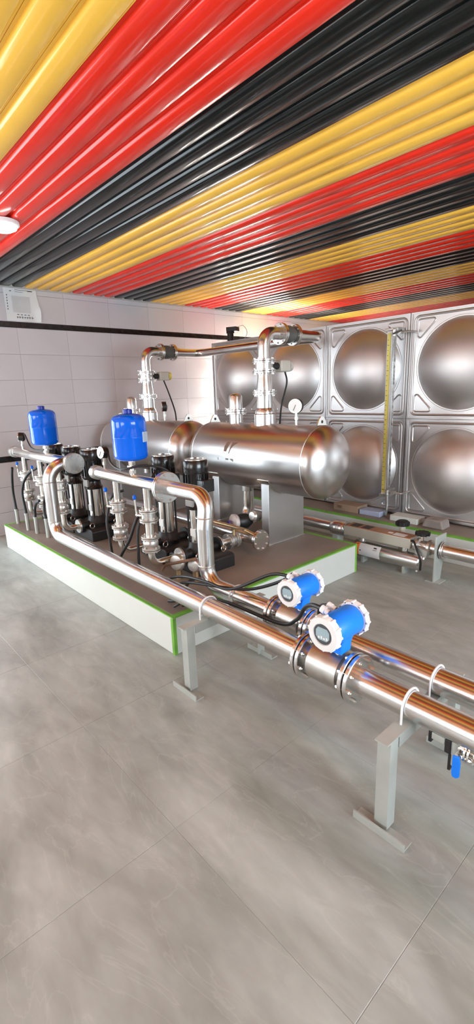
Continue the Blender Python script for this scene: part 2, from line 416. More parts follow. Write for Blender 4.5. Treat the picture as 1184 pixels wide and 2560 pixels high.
MB().box((-5.87, TY+.03, PH-.006), (.87, 7.57, PH)).build('concrete_top', ctop, tp)
MB().box((-5.902, TY-.002, PH-.016), (.902, TY+.034, PH+.001)).build('green_edge', green, tp)

# ------------------------------------------------------------------ sectional water tank
TK = 4.6; TZ = .275; TX0 = -5.54; PW = 1.012
wt = thing('water_tank', 'large sectional water tank of domed pressed steel panels', 'tank', (-2.5, 6, PH))
NC, ND = 6, 3
X1 = TX0+PW*NC; Y1 = TK+PW*ND; Z1 = TZ+1.003*2
MB().box((TX0+.02, TK+.02, TZ), (X1-.02, Y1-.02, Z1-.03)).build('tank_core', steel_d, wt)
MB().box((TX0, TK, Z1-.028), (X1, Y1, Z1)).build('roof_sheet', steel_p, wt, bevel=.004)
for k in range(5):
    y = TK+.06+k*.72; MB().box((TX0, y, PH), (X1, y+.06, TZ)).build('base_rail', steel_d, wt)
def panel_proto():
    h = PW/2-.0035; v = 1.003/2-.0035
    m = MB(); m.box((-h, -.012, -v), (h, .012, v))
    for s in (-1, 1):                                             # folded border flanges
        m.box((s*h-.014 if s > 0 else s*h, -.026, -v), (s*h if s > 0 else s*h+.014, -.012, v))
        m.box((-h+.014, -.026, s*v-.014 if s > 0 else s*v), (h-.014, -.012, s*v if s > 0 else s*v+.014))
    def ring(pts, rad, r): m.tube(route_closed(pts, rad), r, 8, closed=True)
    a = .462
    ring([(-a, -.012, -a), (a, -.012, -a), (a, -.012, a), (-a, -.012, a)], .045, .011)
    c0, c1 = .432, .235
    for sx in (-1, 1):
        for sz in (-1, 1):
            ring([(sx*c0, -.012, sz*c0), (sx*c1, -.012, sz*c0), (sx*c0, -.012, sz*c1)], .022, .008)
    p = m.build('tank_panel', steel_p, wt, smooth=40)
    rb, dep = .418, .205; rs = (rb*rb+dep*dep)/(2*dep); prof = []
    am = math.asin(rb/rs)
    for i in range(15):
        t = am*(1-i/14); prof.append((rs*math.cos(t)-(rs-dep), rs*math.sin(t)))
    prof[0] = (-.004, rb); prof[-1] = (dep, 0)
    dm = MB().lathe((0, -.010, 0), (0, -1, 0), [(-.006, rb+.012), (.006, rb+.010)]+prof, 56).build('dome', steel_o, p, smooth=50)
    return p, dm
def route_closed(pts, rad, n=5):
    P = [Vector(p) for p in pts]; m = len(P); out = []
    for i in range(m):
        a = P[i-1]-P[i]; b = P[(i+1) % m]-P[i]; an, bn = a.normalized(), b.normalized(); half = an.angle(bn)/2
        t = min(rad/math.tan(half), a.length*.4, b.length*.4); rd = t*math.tan(half); c = P[i]+(an+bn).normalized()*(rd/math.sin(half))
        s0 = P[i]+an*t-c; s1 = P[i]+bn*t-c; ang = s0.angle(s1); ax = s0.cross(s1).normalized()
        out += [c+Matrix.Rotation(ang*k/n, 3, ax) @ s0 for k in range(n+1)]
    return out
# build the prototype round the world origin, then move it
_l = wt.location.copy(); wt.location = (0, 0, 0)
pp, pdome = panel_proto(); wt.location = _l
def put_panel(loc, rz, used=[False]):
    if not used[0]: p = pp; used[0] = True
    else: p = copy_tree(pp, wt)
    p.location = Vector(loc)-_l; p.rotation_euler = (0, 0, rz); return p
for j in range(2):
    for i in range(NC): put_panel((TX0+PW*(i+.5), TK, TZ+1.003*(j+.5)), 0)
    for i in range(ND): put_panel((TX0, TK+PW*(i+.5), TZ+1.003*(j+.5)), -PI/2)

# level gauge on the tank face
lg = thing('level_gauge', 'tall yellow and white level gauge board fixed to the water tank', 'gauge', (-2.635, 4.42, .5))
MB().box((-2.672, 4.440, .50), (-2.602, 4.448, 2.13)).build('backboard', whitem, lg, bevel=.002)
MB().box((-2.662, 4.434, .52), (-2.630, 4.440, 2.10)).build('yellow_scale', yellowp, lg)
mk = MB()
for k in range(32): mk.box((-2.661, 4.4325, .55+.048*k), (-2.648 if k % 5 else -2.640, 4.4338, .554+.048*k))
tag(mk.build('scale_marks', ink, lg), kind='stuff')
MB().cyl((-2.592, 4.43, .49), (-2.592, 4.43, 2.14), .013, n=14).build('sight_tube', clear, lg)
MB().cyl((-2.574, 4.432, .5), (-2.574, 4.432, 2.12), .0075, n=8).build('indicator_rail', pm('mottled_grey_rail', (.30, .30, .29), .35, .5, .75, 28), lg)
for z, nm in ((2.10, 'upper_valve'), (.53, 'lower_valve')):
    m = MB().cyl((-2.592, 4.43, z-.03), (-2.592, 4.43, z+.03), .021, n=12).cyl((-2.592, 4.43, z), (-2.49, 4.43, z), .011, n=10)
    m.tube(route([(-2.50, 4.43, z), (-2.44, 4.43, z), (-2.44, 4.59, z)], .02), .010, 8).cyl((-2.52, 4.40, z), (-2.52, 4.46, z), .017, n=10)
    vv = m.build(nm, cast, lg)
    MB().obox((-2.535, 4.39, z+(.045 if z < 1 else .0)), (.045, 0, .012), (0, .004, 0), (-.002, 0, .007)).build('valve_lever', cast if z < 1 else ink, vv)
MB().box((-2.70, 4.44, 2.12), (-2.56, 4.58, 2.15)).build('top_bracket', steel_d, lg, bevel=.003)
MB().box((-2.70, 4.44, .47), (-2.59, 4.58, .50)).build('bottom_bracket', steel_d, lg, bevel=.003)
MB().cyl((-2.592, 4.43, .28), (-2.592, 4.43, .50), .013, n=12).build('drain_leg', steel, lg)
# vent with cap on tank roof
vt = thing('vent_pipe', 'black plastic vent pipe with cap on water tank roof', 'vent', (-5.38, 4.80, Z1))
MB().cyl((-5.38, 4.80, Z1), (-5.38, 4.80, Z1+.13), .045, n=20).build('vent_stub', rubber, vt)
MB().lathe((-5.38, 4.80, Z1+.12), (0, 0, 1), [(0, .047), (.01, .058), (.03, .058), (.035, .05)], 20).obox((-5.35, 4.82, Z1+.18), (.075, .03, 0), (-.02, .05, 0), (0, 0, .03)).build('vent_cap', rubber, vt, bevel=.01)
tag(MB().tube(spline([(-5.29, 4.84, Z1+.2), (-5.22, 4.9, Z1+.22), (-5.14, 4.9, Z1+.12), (-5.18, 4.86, Z1+.01)]), .004, 6).build('vent_wire', galv), 'thin grey wire hanging from the black vent cap', 'wire')

# odds and ends on the tank plinth ledge
cb = thing('cardboard_box', 'flat brown cardboard box on the ledge under the water tank', 'box', (-3.0, 4.42, PH))
MB().box((-3.22, 4.36, PH), (-2.90, 4.55, PH+.075)).build('carton', cardboard, cb, bevel=.003)
MB().box((-3.17, 4.358, PH+.03), (-3.11, 4.36, PH+.062)).build('printed_mark', inkbrown, cb)
tag(MB().box((-2.88, 4.36, PH), (-2.63, 4.5, PH+.055)).build('foam_block', bluebox, bevel=.006), 'pale blue foam block beside the brown cardboard box', 'block')
tag(MB().box((-2.50, 4.34, PH), (-2.20, 4.5, PH+.06)).build('white_block', white_paint, bevel=.006), 'white block on ledge below the level gauge', 'block')
tag(MB().prism([(0, 0), (.22, 0), (.20, .085), (.03, .09)], (-2.15, 4.32, PH), (1, 0, 0), (0, 0, 1), (0, .16, 0)).build('grey_bag', pm('taupe_cloth', (.30, .26, .24), .8, 0, .15, 8), bevel=.015), 'slumped taupe sack on ledge near the pipe bracket', 'sack')

# ------------------------------------------------------------------ horizontal pressure tanks
TYC, TZC, TR = 3.14, 1.01, .302
def pressure_tank(xa, xb, label, nozzles, print_marks):
    root = thing('pressure_tank', label, 'tank', ((xa+xb)/2, TYC, PH), 'horizontal pressure tanks on the plinth')
    L = xb-xa; dd = .17; prof = []
    for i in range(13):
        t = PI/2*i/12; prof.append((dd*(1-math.cos(t)), TR*math.sin(t)))
    prof2 = [(L-a, b) for a, b in reversed(prof)]
    sh = MB().lathe((xa, TYC, TZC), (1, 0, 0), prof+prof2, 64).build('shell', steel_b, root, smooth=50)
    for x in (xa+dd, xb-dd):
        MB().lathe((x, TYC, TZC), (1, 0, 0), [(-.006, TR-.002), (-.003, TR+.003), (.003, TR+.003), (.006, TR-.002)], 64).build('weld_seam', steel_d, sh)
    for x in (xa+.44, xb-.62):
        sd = MB(); w2 = .045; hy = .235; top = []
        n = 10
        pts = [(-hy, PH)]; pts.append((hy, PH))
        a1 = math.asin(hy/(TR+.004))
        for i in range(n+1):
            a = a1-2*a1*i/n; pts.append(((TR+.004)*math.sin(a), TZC-(TR+.004)*math.cos(a)))
        sd.prism(pts, (x-w2, TYC, 0), (0, 1, 0), (0, 0, 1), (2*w2, 0, 0))
        s_ = sd.build('saddle', steel_p, root, bevel=.004)
        pad = MB(); vs = []; n2 = 12; a2 = 1.02
        for i in range(n2+1):
            a = -a2+2*a2*i/n2
            for (xx, rr_) in ((x-.065, TR), (x+.065, TR), (x+.065, TR+.005), (x-.065, TR+.005)):
                vs.append((xx, TYC+rr_*math.sin(a), TZC-rr_*math.cos(a)))
        fs = [(4*i+k, 4*i+(k+1) % 4, 4*i+4+(k+1) % 4, 4*i+4+k) for i in range(n2) for k in range(4)]+[(0, 1, 2, 3), (4*n2+3, 4*n2+2, 4*n2+1, 4*n2)]
        pad.add(vs, fs).build('saddle_pad', steel_h, s_)
        MB().box((x-.06, TYC-hy-.02, PH), (x+.06, TYC+hy+.02, PH+.008)).build('foot_plate', steel_d, s_)
    for x in (xa+dd+.02, xb-dd-.02):                              # lifting lugs
        lug = MB(); y0_ = TYC
        lug.prism([(-.075, -.01), (.075, -.01), (.034, .066), (.015, .084), (-.015, .084), (-.034, .066)], (x-.005, y0_+.0, TZC+TR-.012), (0, 1, 0), (0, 0, 1), (.01, 0, 0))
        lg_ = lug.build('lifting_lug', steel_h, root)
        MB().cyl((x-.0065, y0_, TZC+TR+.03), (x+.0065, y0_, TZC+TR+.03), .013, n=12).build('lug_hole', ink, lg_)
    xv = nozzles['vent']; zt = TZC+TR
    MB().cyl((xv, TYC, zt-.03), (xv, TYC, zt+.085), .066, n=28).build('vent_neck', steel, root)
    MB().flange((xv, TYC, zt+.105), (0, 0, 1), .105, .018, nb=8, rb=.008).build('vent_flange', steel, root)
    MB().lathe((xv, TYC, zt+.125), (0, 0, 1), [(0, .066), (.115, .066), (.132, .058), (.146, .032), (.150, 0)], 28).build('vent_cap', steel, root)
    xr = nozzles['riser']
    MB().lathe((xr, TYC, zt-.04), (0, 0, 1), [(0, .098), (.125, .098), (.132, .09)], 32).build('riser_nozzle', steel, root)
    MB().cyl((xb-1.09, TYC, TZC-TR-.045), (xb-1.09, TYC, TZC-TR+.02), .06, n=22).build('outlet_nozzle', steel_d, root)
    MB().cyl((xb-dd+.03, TYC, TZC-TR-.01), (xb-dd+.03, TYC, TZC-TR+.04), .008, n=8).build('drain_plug', ink, root)
    if print_marks:
        def mark(name, polys, mat):
            mm = MB()
            for poly in polys:                                    # (x offset, angle) points wrapped round the shell
                vs = []
                for xo, a in poly: vs.append((xo, TYC-(TR+.0012)*math.cos(a), TZC+(TR+.0012)*math.sin(a)))
                vs2 = [(x, y+.003, z) for x, y, z in vs]; n = len(vs)
                mm.add(vs+vs2, [tuple(range(n)), tuple(reversed(range(n, 2*n)))]+[(i, (i+1) % n, n+(i+1) % n, n+i) for i in range(n)])
            return tag(mm.build(name, mat, sh, smooth=0), kind='stuff')
        c = -3.32
        mark('print_emblem', [[(c, .52), (c+.05, .52), (c+.03, .36), (c+.015, .22), (c-.02, .22), (c-.018, .36)],
                              [(c+.075, .52), (c+.15, .52), (c+.10, .42), (c+.075, .33), (c+.055, .17), (c+.045, .17), (c+.06, .33)]], inkbrown)
        mark('print_lettering', [[(c+.01, .02), (c+.05, .02), (c+.05, -.03), (c+.01, -.03)], [(c+.07, .02), (c+.115, .02), (c+.115, -.06), (c+.10, -.05), (c+.085, -.02), (c+.07, -.01)],
                                 [(c-.10, .02), (c-.095, .02), (c-.09, -.05), (c-.10, -.05)]], pm('grey_ink', (.30, .30, .29), .5))
    return root
T1R, T2R = -3.09, -5.03
pressure_tank(-3.99, -2.26, 'horizontal brushed steel pressure tank standing clear at plinth end', dict(vent=-3.48, riser=T1R), True)
pressure_tank(-5.92, -4.06, 'horizontal brushed steel pressure tank beyond the blue vessel, close to the tiled wall', dict(vent=-5.43, riser=T2R), False)

# risers above the tanks
def riser(xr, label, group):
    zt = TZC+TR; z0 = zt+.09
    root = thing('inlet_riser', label, 'riser pipe', (xr, TYC, z0), group)
    b = MB().lathe((xr, TYC, z0), (0, 0, 1), [(0, .088), (.02, .088), (.05, .072)], 28); b.cyl((xr, TYC, z0+.03), (xr, TYC, z0+.17), .071, n=28)
    b.build('lower_pipe', steel, root)
    MB().flange((xr, TYC, z0+.18), (0, 0, 1), .108, .016, nb=8, rb=.008).build('flange', steel, root)
    MB().lathe((xr, TYC, z0+.196), (0, 0, 1), [(0, .072), (.05, .070), (.11, .062), (.16, .06)], 28).build('check_valve', steel, root)
    MB().flange((xr, TYC, z0+.366), (0, 0, 1), .104, .014, nb=8, rb=.008).build('flange', steel, root)
    bv = MB().lathe((xr, TYC, z0+.382), (0, 0, 1), [(0, .08), (.055, .08)], 28).build('butterfly_valve', cast, root)
    MB().cyl((xr+.02, TYC+.05, z0+.41), (xr+.02, TYC+.16, z0+.41), .03, n=16).build('valve_neck', blackm, bv)
    MB().box((xr-.02, TYC+.15, z0+.36), (xr+.07, TYC+.28, z0+.46)).build('actuator', beige, bv, bevel=.012)
    MB().lathe((xr+.025, TYC+.28, z0+.41), (0, 1, 0), [(0, .046), (.035, .046), (.04, .04)], 20).build('actuator_cap', yellowp if xr < -4 else beige, bv)
    MB().flange((xr, TYC, z0+.452), (0, 0, 1), .104, .014, nb=8, rb=.008).build('flange', steel, root)
    ez = 2.09
    MB().tube(route([(xr, TYC, z0+.46), (xr, TYC, ez), (xr, TYC+.20, ez)], .11, 10), .056, 24).build('elbow', steel, root)
    MB().flange((xr, TYC+.215, ez), (0, 1, 0), .096, .016, nb=8, rb=.009).build('flange', steel, root)
    MB().lathe((xr, TYC+.235, ez), (0, 1, 0), [(0, .066), (.02, .07), (.05, .078), (.09, .078), (.12, .07), (.14, .066)], 28).build('rubber_joint', grubber, root)
    MB().flange((xr, TYC+.395, ez), (0, 1, 0), .096, .016, nb=8, rb=.009).build('flange', steel, root)
    MB().lathe((xr, TYC+.41, ez), (0, 1, 0), [(0, .062), (.03, .060), (.09, .05), (.16, .049)], 24).build('reducer', steel, root)
    return ez
ez = riser(T1R, 'flanged inlet riser with valve on the pressure tank at plinth end', 'inlet risers')
riser(T2R, 'flanged inlet riser with yellow capped valve behind blue expansion vessel', 'inlet risers')
YM = 3.95
mf = thing('inlet_manifold', 'polished steel pipe linking the two inlet risers in front of tank', 'pipe', (T2R, YM, ez))
MB().tube(route([(T2R, TYC+.565, ez), (T2R, YM, ez), (T1R, YM, ez), (T1R, TYC+.565, ez)], .12, 8), .047, 24).build('manifold_pipe', steel, mf)
# actuator cables
def cable(name, label, pts, r=.008, mat=rubber, group=None):
    return tag(MB().tube(spline(pts), r, 8).build(name, mat), label, 'cable', group)
zt = TZC+TR
cable('actuator_cable', 'black cable from valve actuator to pressure tank at plinth end', [(T1R+.03, TYC+.24, zt+.45), (T1R+.05, TYC+.24, zt+.35), (T1R+.02, TYC+.20, zt+.15), (T1R+.02, TYC+.17, zt-.04)])
cable('actuator_cable', 'black cable slanting from yellow capped actuator to the pressure tank by the wall', [(T2R+.03, TYC+.22, zt+.45), (T2R+.08, TYC+.24, zt+.32), (T2R+.22, TYC+.22, zt+.1), (T2R+.30, TYC+.18, zt-.05)])

# pressure gauges
def gauge(p, face, stem, label, r=.047, tilt=0):
    """p = top of stem / bottom of case; face = direction the dial looks"""
    p = Vector(p); f = Vector(face).normalized(); root = thing('pressure_gauge', label, 'gauge', p-Vector((0, 0, stem)), 'round pressure gauges')
    c = p+Vector((0, 0, r*.95))
    cs = MB().lathe(c-f*.035, f, [(0, r*.62), (.012, r), (.055, r), (.058, r*.93)], 24).build('case', blackm, root)
    MB().lathe(c+f*.0225, f, [(0, r*.90), (.003, r*.90)], 24).build('dial_face', dial, root)
    MB().lathe(c+f*.022, f, [(0, r*1.02), (.006, r*1.02), (.006, r*.88), (.0, r*.88)], 24).build('bezel', steel, root)
    _, a, b = basis(f); nd = (a*.4+b*.9).normalized()
    MB().obox(c+f*.027+nd*r*.25, nd*r*.45, f.cross(nd)*.0022, f*.001).build('needle', ink, root)
    MB().cyl(p-Vector((0, 0, stem)), p, .010, n=10).cyl(p-Vector((0, 0, stem*.55)), p-Vector((0, 0, stem*.3)), .016, n=6).build('stem', steel_h, root)
    return root
camdir = lambda p: (Vector((0, 0, 1.6))-Vector(p))
gauge((-2.72, TYC, zt+.10), (.35, -.9, 0), .11, 'white dial pressure gauge on the pressure tank at plinth end', .058)
gauge((-4.70, TYC, zt+.10), (-.5, -.85, 0), .11, 'small dial pressure gauge on the pressure tank behind the blue vessel', .055)

# ------------------------------------------------------------------ vertical multistage pumps
def pump(x, y, label, group, proto=[None]):
    if proto[0] is not None:
        o = copy_tree(proto[0]); o.location = (x, y, PH); return tag(o, label, 'pump', group)
    root = thing('vertical_pump', label, 'pump', (x, y, PH), group); proto[0] = root; z = PH
    MB().prism([(-.205, 0), (.205, 0), (.205, .095), (.18, .11), (-.18, .11), (-.205, .095)], (x, y-.16, z), (1, 0, 0), (0, 0, 1), (0, .35, 0)).build('base_block', blackm, root, bevel=.008)
    for sx, sy in ((.14, -.12), (.14, .13)):
        MB().tube([(x+sx+.0, y+sy+.022*math.cos(a), z+.142+.024*math.sin(a)) for a in [2*PI*i/14 for i in range(14)]], .005, 6, closed=True).build('lifting_ring', steel_h, root)
    MB().lathe((x, y, z+.11), (0, 0, 1), [(0, .10), (.03, .105), (.05, .09), (.09, .082), (.10, .074)], 28).build('pump_head', blackm, root)
    for sy in (-1, 1):
        MB().cyl((x, y, z+.13), (x, y+sy*.165, z+.13), .036, n=18).lathe((x, y+sy*.165, z+.13), (0, sy, 0), [(0, .07), (.02, .07)], 22).build('port_flange', blackm, root)
    sl = MB().lathe((x, y, z+.19), (0, 0, 1), [(0, .066), (.01, .068), (.012, .064), (.27, .064), (.272, .068), (.285, .068)], 32).build('sleeve', steel_h, root)
    MB().box((x-.02, y-.0665, z+.26), (x+.04, y-.055, z+.32)).build('name_plate', dial, sl)
    for a in (.25, .75, 1.25, 1.75):
        MB().cyl((x+.078*math.cos(a*PI), y+.078*math.sin(a*PI), z+.18), (x+.078*math.cos(a*PI), y+.078*math.sin(a*PI), z+.49), .008, n=8).build('tie_rod', blackm, root)
    MB().lathe((x, y, z+.475), (0, 0, 1), [(0, .085), (.02, .088), (.035, .075), (.075, .07), (.10, .09), (.115, .098)], 30).build('lantern', black, root)
    MB().box((x-.045, y-.082, z+.50), (x+.045, y-.062, z+.57)).build('coupling_guard', greym, root, bevel=.004)
    mo = MB().lathe((x, y, z+.59), (0, 0, 1), [(0, .088), (.01, .09), (.165, .09), (.17, .085)], 36).build('motor_body', black, root)
    for k in range(20):
        a = 2*PI*k/20; c, s = math.cos(a), math.sin(a)
        MB().obox((x+.092*c, y+.092*s, z+.675), (.006*c, .006*s, 0), (-.0022*s, .0022*c, 0), (0, 0, .075)).build('cooling_fin', black, mo)
    MB().lathe((x, y, z+.755), (0, 0, 1), [(0, .095), (.005, .097), (.088, .097), (.098, .09), (.10, .075), (.102, 0)], 36).build('fan_cover', black, root)
    MB().lathe((x, y, z+.8575), (0, 0, 1), [(-.004, .083), (.002, .083), (.002, .078), (-.004, .078)], 36).build('fan_cover_rim', steel_h, root)
    tb = MB().box((x+.075, y-.055, z+.62), (x+.155, y+.055, z+.715)).build('terminal_box', black, root, bevel=.006)
    MB().cyl((x+.115, y-.055, z+.65), (x+.115, y-.075, z+.65), .014, n=12).lathe((x+.115, y-.075, z+.65), (0, -1, 0), [(0, .017), (.008, .017)], 6).build('cable_gland', steel_h, tb)
    return root
GA, GB = 'pumps of the three-pump set', 'pumps of the two-pump set'
YA, YBP = 2.03, 2.18
XA = (-4.36, -4.80, -5.24); XB = (-2.90, -3.34)
pump(XB[0], YBP, 'black vertical pump under the two-pump header, beside the pressure tank end', GB)
pump(XB[1], YBP, 'black vertical pump under the two-pump header, beside the blue expansion vessel', GB)
pump(XA[0], YA, 'black vertical pump of the three-pump set, beside the riser standing by plinth edge', GA)
pump(XA[1], YA, 'black vertical pump in the middle of the three-pump set', GA)
pump(XA[2], YA, 'black vertical pump of the three-pump set, closest to the tiled wall', GA)
# ------------------------------------------------------------------ discharge headers
HB, HA = (1.74, 1.00), (1.70, 1.05)
def header(xa, xb, y, z, r, label):
    root = thing('discharge_header', label, 'pipe', (xa, y, z), 'discharge headers')
    MB().cyl((xa, y, z), (xb, y, z), r, n=28).build('header_pipe', steel_h, root)
    MB().lathe((xa-.06, y, z), (1, 0, 0), [(0, 0), (.002, .03), (.01, r*.93), (.03, r*1.28), (.085, r*1.28), (.09, r*1.2), (.09, r*.9)], 28).build('grooved_end_cap', steel_d, root)
    return root
hb = header(-3.65, -2.65, HB[0], HB[1], .045, 'polished discharge header of the two-pump set under a blue vessel')
ha = header(-5.50, -4.06, HA[0], HA[1], .048, 'polished discharge header of the three-pump set by the tiled wall')
MB().flange((-3.99, HA[0], HA[1]), (1, 0, 0), .09, .02, nb=8, rb=.009).cyl((-4.06, HA[0], HA[1]), (-3.99, HA[0], HA[1]), .052, n=24).build('end_flange', steel_d, ha)
MB().flange((-2.645, HB[0], HB[1]), (1, 0, 0), .105, .016, nb=8, rb=.009).build('flange', steel, hb)
# drop pipes with valves from header to pump
def drop(x, y, zh, yp, label, lever=True, group=None):
    root = thing('drop_pipe', label, 'pipe', (x, y, PH), group); r = .026
    zp = PH+.13
    MB().cyl((x, y, zh-.03), (x, y, zh-.19), r, n=18).build('upper_pipe', steel_h, root)
    MB().flange((x, y, zh-.20), (0, 0, 1), .066, .011, n=22, nb=4, rb=.007).build('flange', cast, root)
    bv = MB().lathe((x, y, zh-.262), (0, 0, 1), [(0, .05), (.045, .05)], 20).build('butterfly_valve', cast, root)
    MB().flange((x, y, zh-.27), (0, 0, 1), .066, .011, n=22, nb=4, rb=.007).build('flange', cast, root)
    if lever:
        MB().cyl((x-.04, y-.03, zh-.24), (x-.09, y-.045, zh-.24), .012, n=10).cyl((x-.085, y-.045, zh-.25), (x-.088, y-.05, zh-.12), .008, n=8).build('lever', steel_h, bv)
        MB().lathe((x-.088, y-.05, zh-.125), (0, 0, 1), [(0, .008), (.008, .014), (.026, .013), (.034, .006)], 12).build('lever_grip', blue, bv)
    MB().cyl((x, y, zh-.28), (x, y, zh-.40), r*1.15, n=18).build('middle_pipe', steel_h, root)
    MB().flange((x, y, zh-.40), (0, 0, 1), .066, .011, n=22, nb=4, rb=.007).build('flange', cast, root)
    MB().lathe((x, y, zh-.48), (0, 0, 1), [(0, .045), (.02, .056), (.05, .056), (.068, .045)], 20).build('check_valve', cast, root)
    MB().flange((x, y, zh-.49), (0, 0, 1), .066, .011, n=22, nb=4, rb=.007).build('flange', cast, root)
    MB().tube(route([(x, y, zh-.50), (x, y, zp), (x, yp-.19, zp)], .07, 7), r, 16).build('elbow', steel_h, root)
    MB().lathe((x, yp-.187, zp), (0, -1, 0), [(0, .066), (.016, .066)], 20).build('pump_flange', cast, root)
    return root
for x, yp, hd, lb in ((XB[0], YBP, HB, 'valved drop pipe under flange of the two-pump header'), (XB[1], YBP, HB, 'valved drop pipe under blue vessel of the two-pump header'),
                  (XA[0], YA, HA, 'valved drop pipe behind the riser standing by plinth edge'), (XA[1], YA, HA, 'valved drop pipe in middle of the three-pump header'), (XA[2], YA, HA, 'valved drop pipe by end cap of the three-pump header')):
    drop(x, hd[0], hd[1], yp, lb, True, 'valved drop pipes from the headers')
# blue expansion vessels
def vessel(x, y, zb, z_header, label):
    root = thing('expansion_vessel', label, 'vessel', (x, y, z_header), 'blue expansion vessels'); h = .335; r = .122
    MB().lathe((x, y, zb), (0, 0, 1), [(0, .03), (.003, .075), (.012, .102), (.026, .117), (.045, r), (.165, r), (.167, r+.0015), (.172, r+.0015), (.174, r), (h-.060, r), (h-.038, .118), (h-.020, .104), (h-.008, .078), (h, .03)], 44).build('vessel_shell', blue, root, smooth=50)
    MB().lathe((x, y, zb+h-.006), (0, 0, 1), [(0, .034), (.03, .033), (.035, .026)], 20).build('top_cap', pm('dark_blue_cap', (.005, .02, .30), .35), root)
    if x > -4: MB().obox((x+.866*(r+.001), y+.50*(r+.001), zb+.17), (-.50*.028, .866*.028, 0), (.866*.004, .5*.004, 0), (0, 0, .035)).build('sticker', pm('steel_blue_sticker', (.45, .55, .66), .4), root)
    MB().cyl((x, y, z_header+.03), (x, y, zb+.01), .018, n=14).cyl((x, y, z_header+.05), (x, y, z_header+.075), .028, n=6).cyl((x, y, zb-.03), (x, y, zb-.005), .028, n=6).build('connector', steel_h, root)
    MB().cyl((x-.05, y, z_header+.095), (x, y, z_header+.095), .013, n=10).build('isolation_valve', cast, root)
vessel(-3.07, HB[0], 1.145, HB[1], 'blue expansion vessel on the two-pump header between its drop pipes')
vessel(-4.58, HA[0], 1.172, HA[1], 'blue expansion vessel on the three-pump header against the tiled wall')
gauge((-3.50, HB[0], HB[1]+.13), (.1, -.95, .1), .10, 'round white gauge on the two-pump header beside its blue vessel', .045)
gauge((-5.22, HA[0], HA[1]+.13), (-.5, -.85, .1), .10, 'round white gauge on the three-pump header by the tiled wall', .045)
cable('sensor_cable', 'black cable looping from the three-pump header gauge', [(-5.18, 1.72, 1.25), (-5.10, 1.70, 1.24), (-4.95, 1.69, 1.13), (-4.72, 1.69, 1.115), (-4.61, 1.69, 1.13)])
cable('sensor_cable', 'black cable looping from the two-pump header gauge under the vessel', [(-3.46, 1.76, 1.17), (-3.36, 1.72, 1.11), (-3.24, 1.71, 1.075), (-3.10, 1.70, 1.085), (-2.98, 1.78, 1.11), (-2.90, 1.9, 1.08), (-2.90, 2.0, .98)])

# ------------------------------------------------------------------ suction side
def suction(x, y, label):
    root = thing('suction_branch', label, 'pipe', (x, y+.2, PH), 'suction branches'); zp = PH+.13
    MB().cyl((x, y+.187, zp), (x, y+.50, zp), .028, n=18).build('branch_pipe', steel_h, root)
    MB().lathe((x, y+.187, zp), (0, 1, 0), [(0, .066), (.016, .066)], 20).build('flange', cast, root)
    MB().flange((x, y+.30, zp), (0, 1, 0), .066, .012, n=22, nb=4, rb=.007).build('flange', cast, root)
    MB().lathe((x, y+.312, zp), (0, 1, 0), [(0, .05), (.05, .05)], 20).build('valve_body', cast, root)
    MB().flange((x, y+.378, zp), (0, 1, 0), .066, .012, n=22, nb=4, rb=.007).build('flange', cast, root)
    MB().cyl((x+.03, y+.34, zp+.05), (x+.03, y+.34, zp+.11), .011, n=8).obox((x+.09, y+.34, zp+.115), (.08, 0, .01), (0, .011, 0), (-.001, 0, .005)).build('valve_lever', brass, root)
for x, lb in ((XB[0], 'suction branch behind the pump beside the pressure tank end'), (XB[1], 'suction branch behind the two-pump set pump by the blue vessel')): suction(x, YBP, lb)
sm = thing('suction_manifold', 'polished suction manifold with blind end flange before the tank saddle', 'pipe', (-3.0, 2.68, PH))
MB().cyl((-5.4, 2.68, PH+.13), (-2.73, 2.68, PH+.13), .05, n=24).build('manifold_pipe', steel, sm)
MB().flange((-2.72, 2.68, PH+.13), (1, 0, 0), .088, .014, nb=8, rb=.009).build('end_flange', steel, sm)
MB().tube(route([(-3.35, TYC, TZC-TR-.045), (-3.35, TYC, PH+.13), (-3.35, 2.73, PH+.13)], .12, 8), .047, 22).build('outlet_elbow', steel_h, sm)
for x in (-3.1, -4.3):
    MB().cyl((x, 2.68, 0+PH), (x, 2.68, PH+.09), .018, n=10).box((x-.05, 2.63, PH), (x+.05, 2.73, PH+.006)).build('manifold_foot', steel_d, sm)
# filter heads behind the pipework
fh = thing('strainer', 'pale round strainer housing with black end behind the suction valves', 'strainer', (-3.15, 2.86, PH))
MB().lathe((-3.13, 2.80, PH+.19), (-.25, -1, .1), [(0, .055), (.02, .075), (.05, .075), (.06, .06)], 22).build('strainer_cover', pm('pale_pink_cover', (.62, .56, .53), .45, .2, .1, 9), fh)
MB().lathe((-3.13, 2.80, PH+.19), (.25, 1, 0), [(0, .06), (.03, .07), (.09, .07), (.14, .04)], 22).build('strainer_body', blackm, fh)
MB().lathe((-3.02, 2.93, PH+.24), (0, -1, .2), [(-.03, .045), (.04, .05), (.06, .035)], 18).build('strainer_cap', cast, fh)
MB().box((-3.15, 2.79, PH), (-3.10, 2.86, PH+.14)).build('strainer_foot', cast, fh, bevel=.01)
MB().box((-3.175, 2.712, PH+.19), (-3.145, 2.730, PH+.215)).build('purple_tag', pm('purple_plastic', (.10, .05, .25), .4), fh)
tag(MB().tube(route([(-3.55, 2.61, PH+.215), (-2.84, 2.61, PH+.215), (-2.76, 2.66, PH+.17)], .05), .016, 12).build('bypass_pipe', brass), 'slender brass coloured bypass pipe above the suction valves', 'pipe')
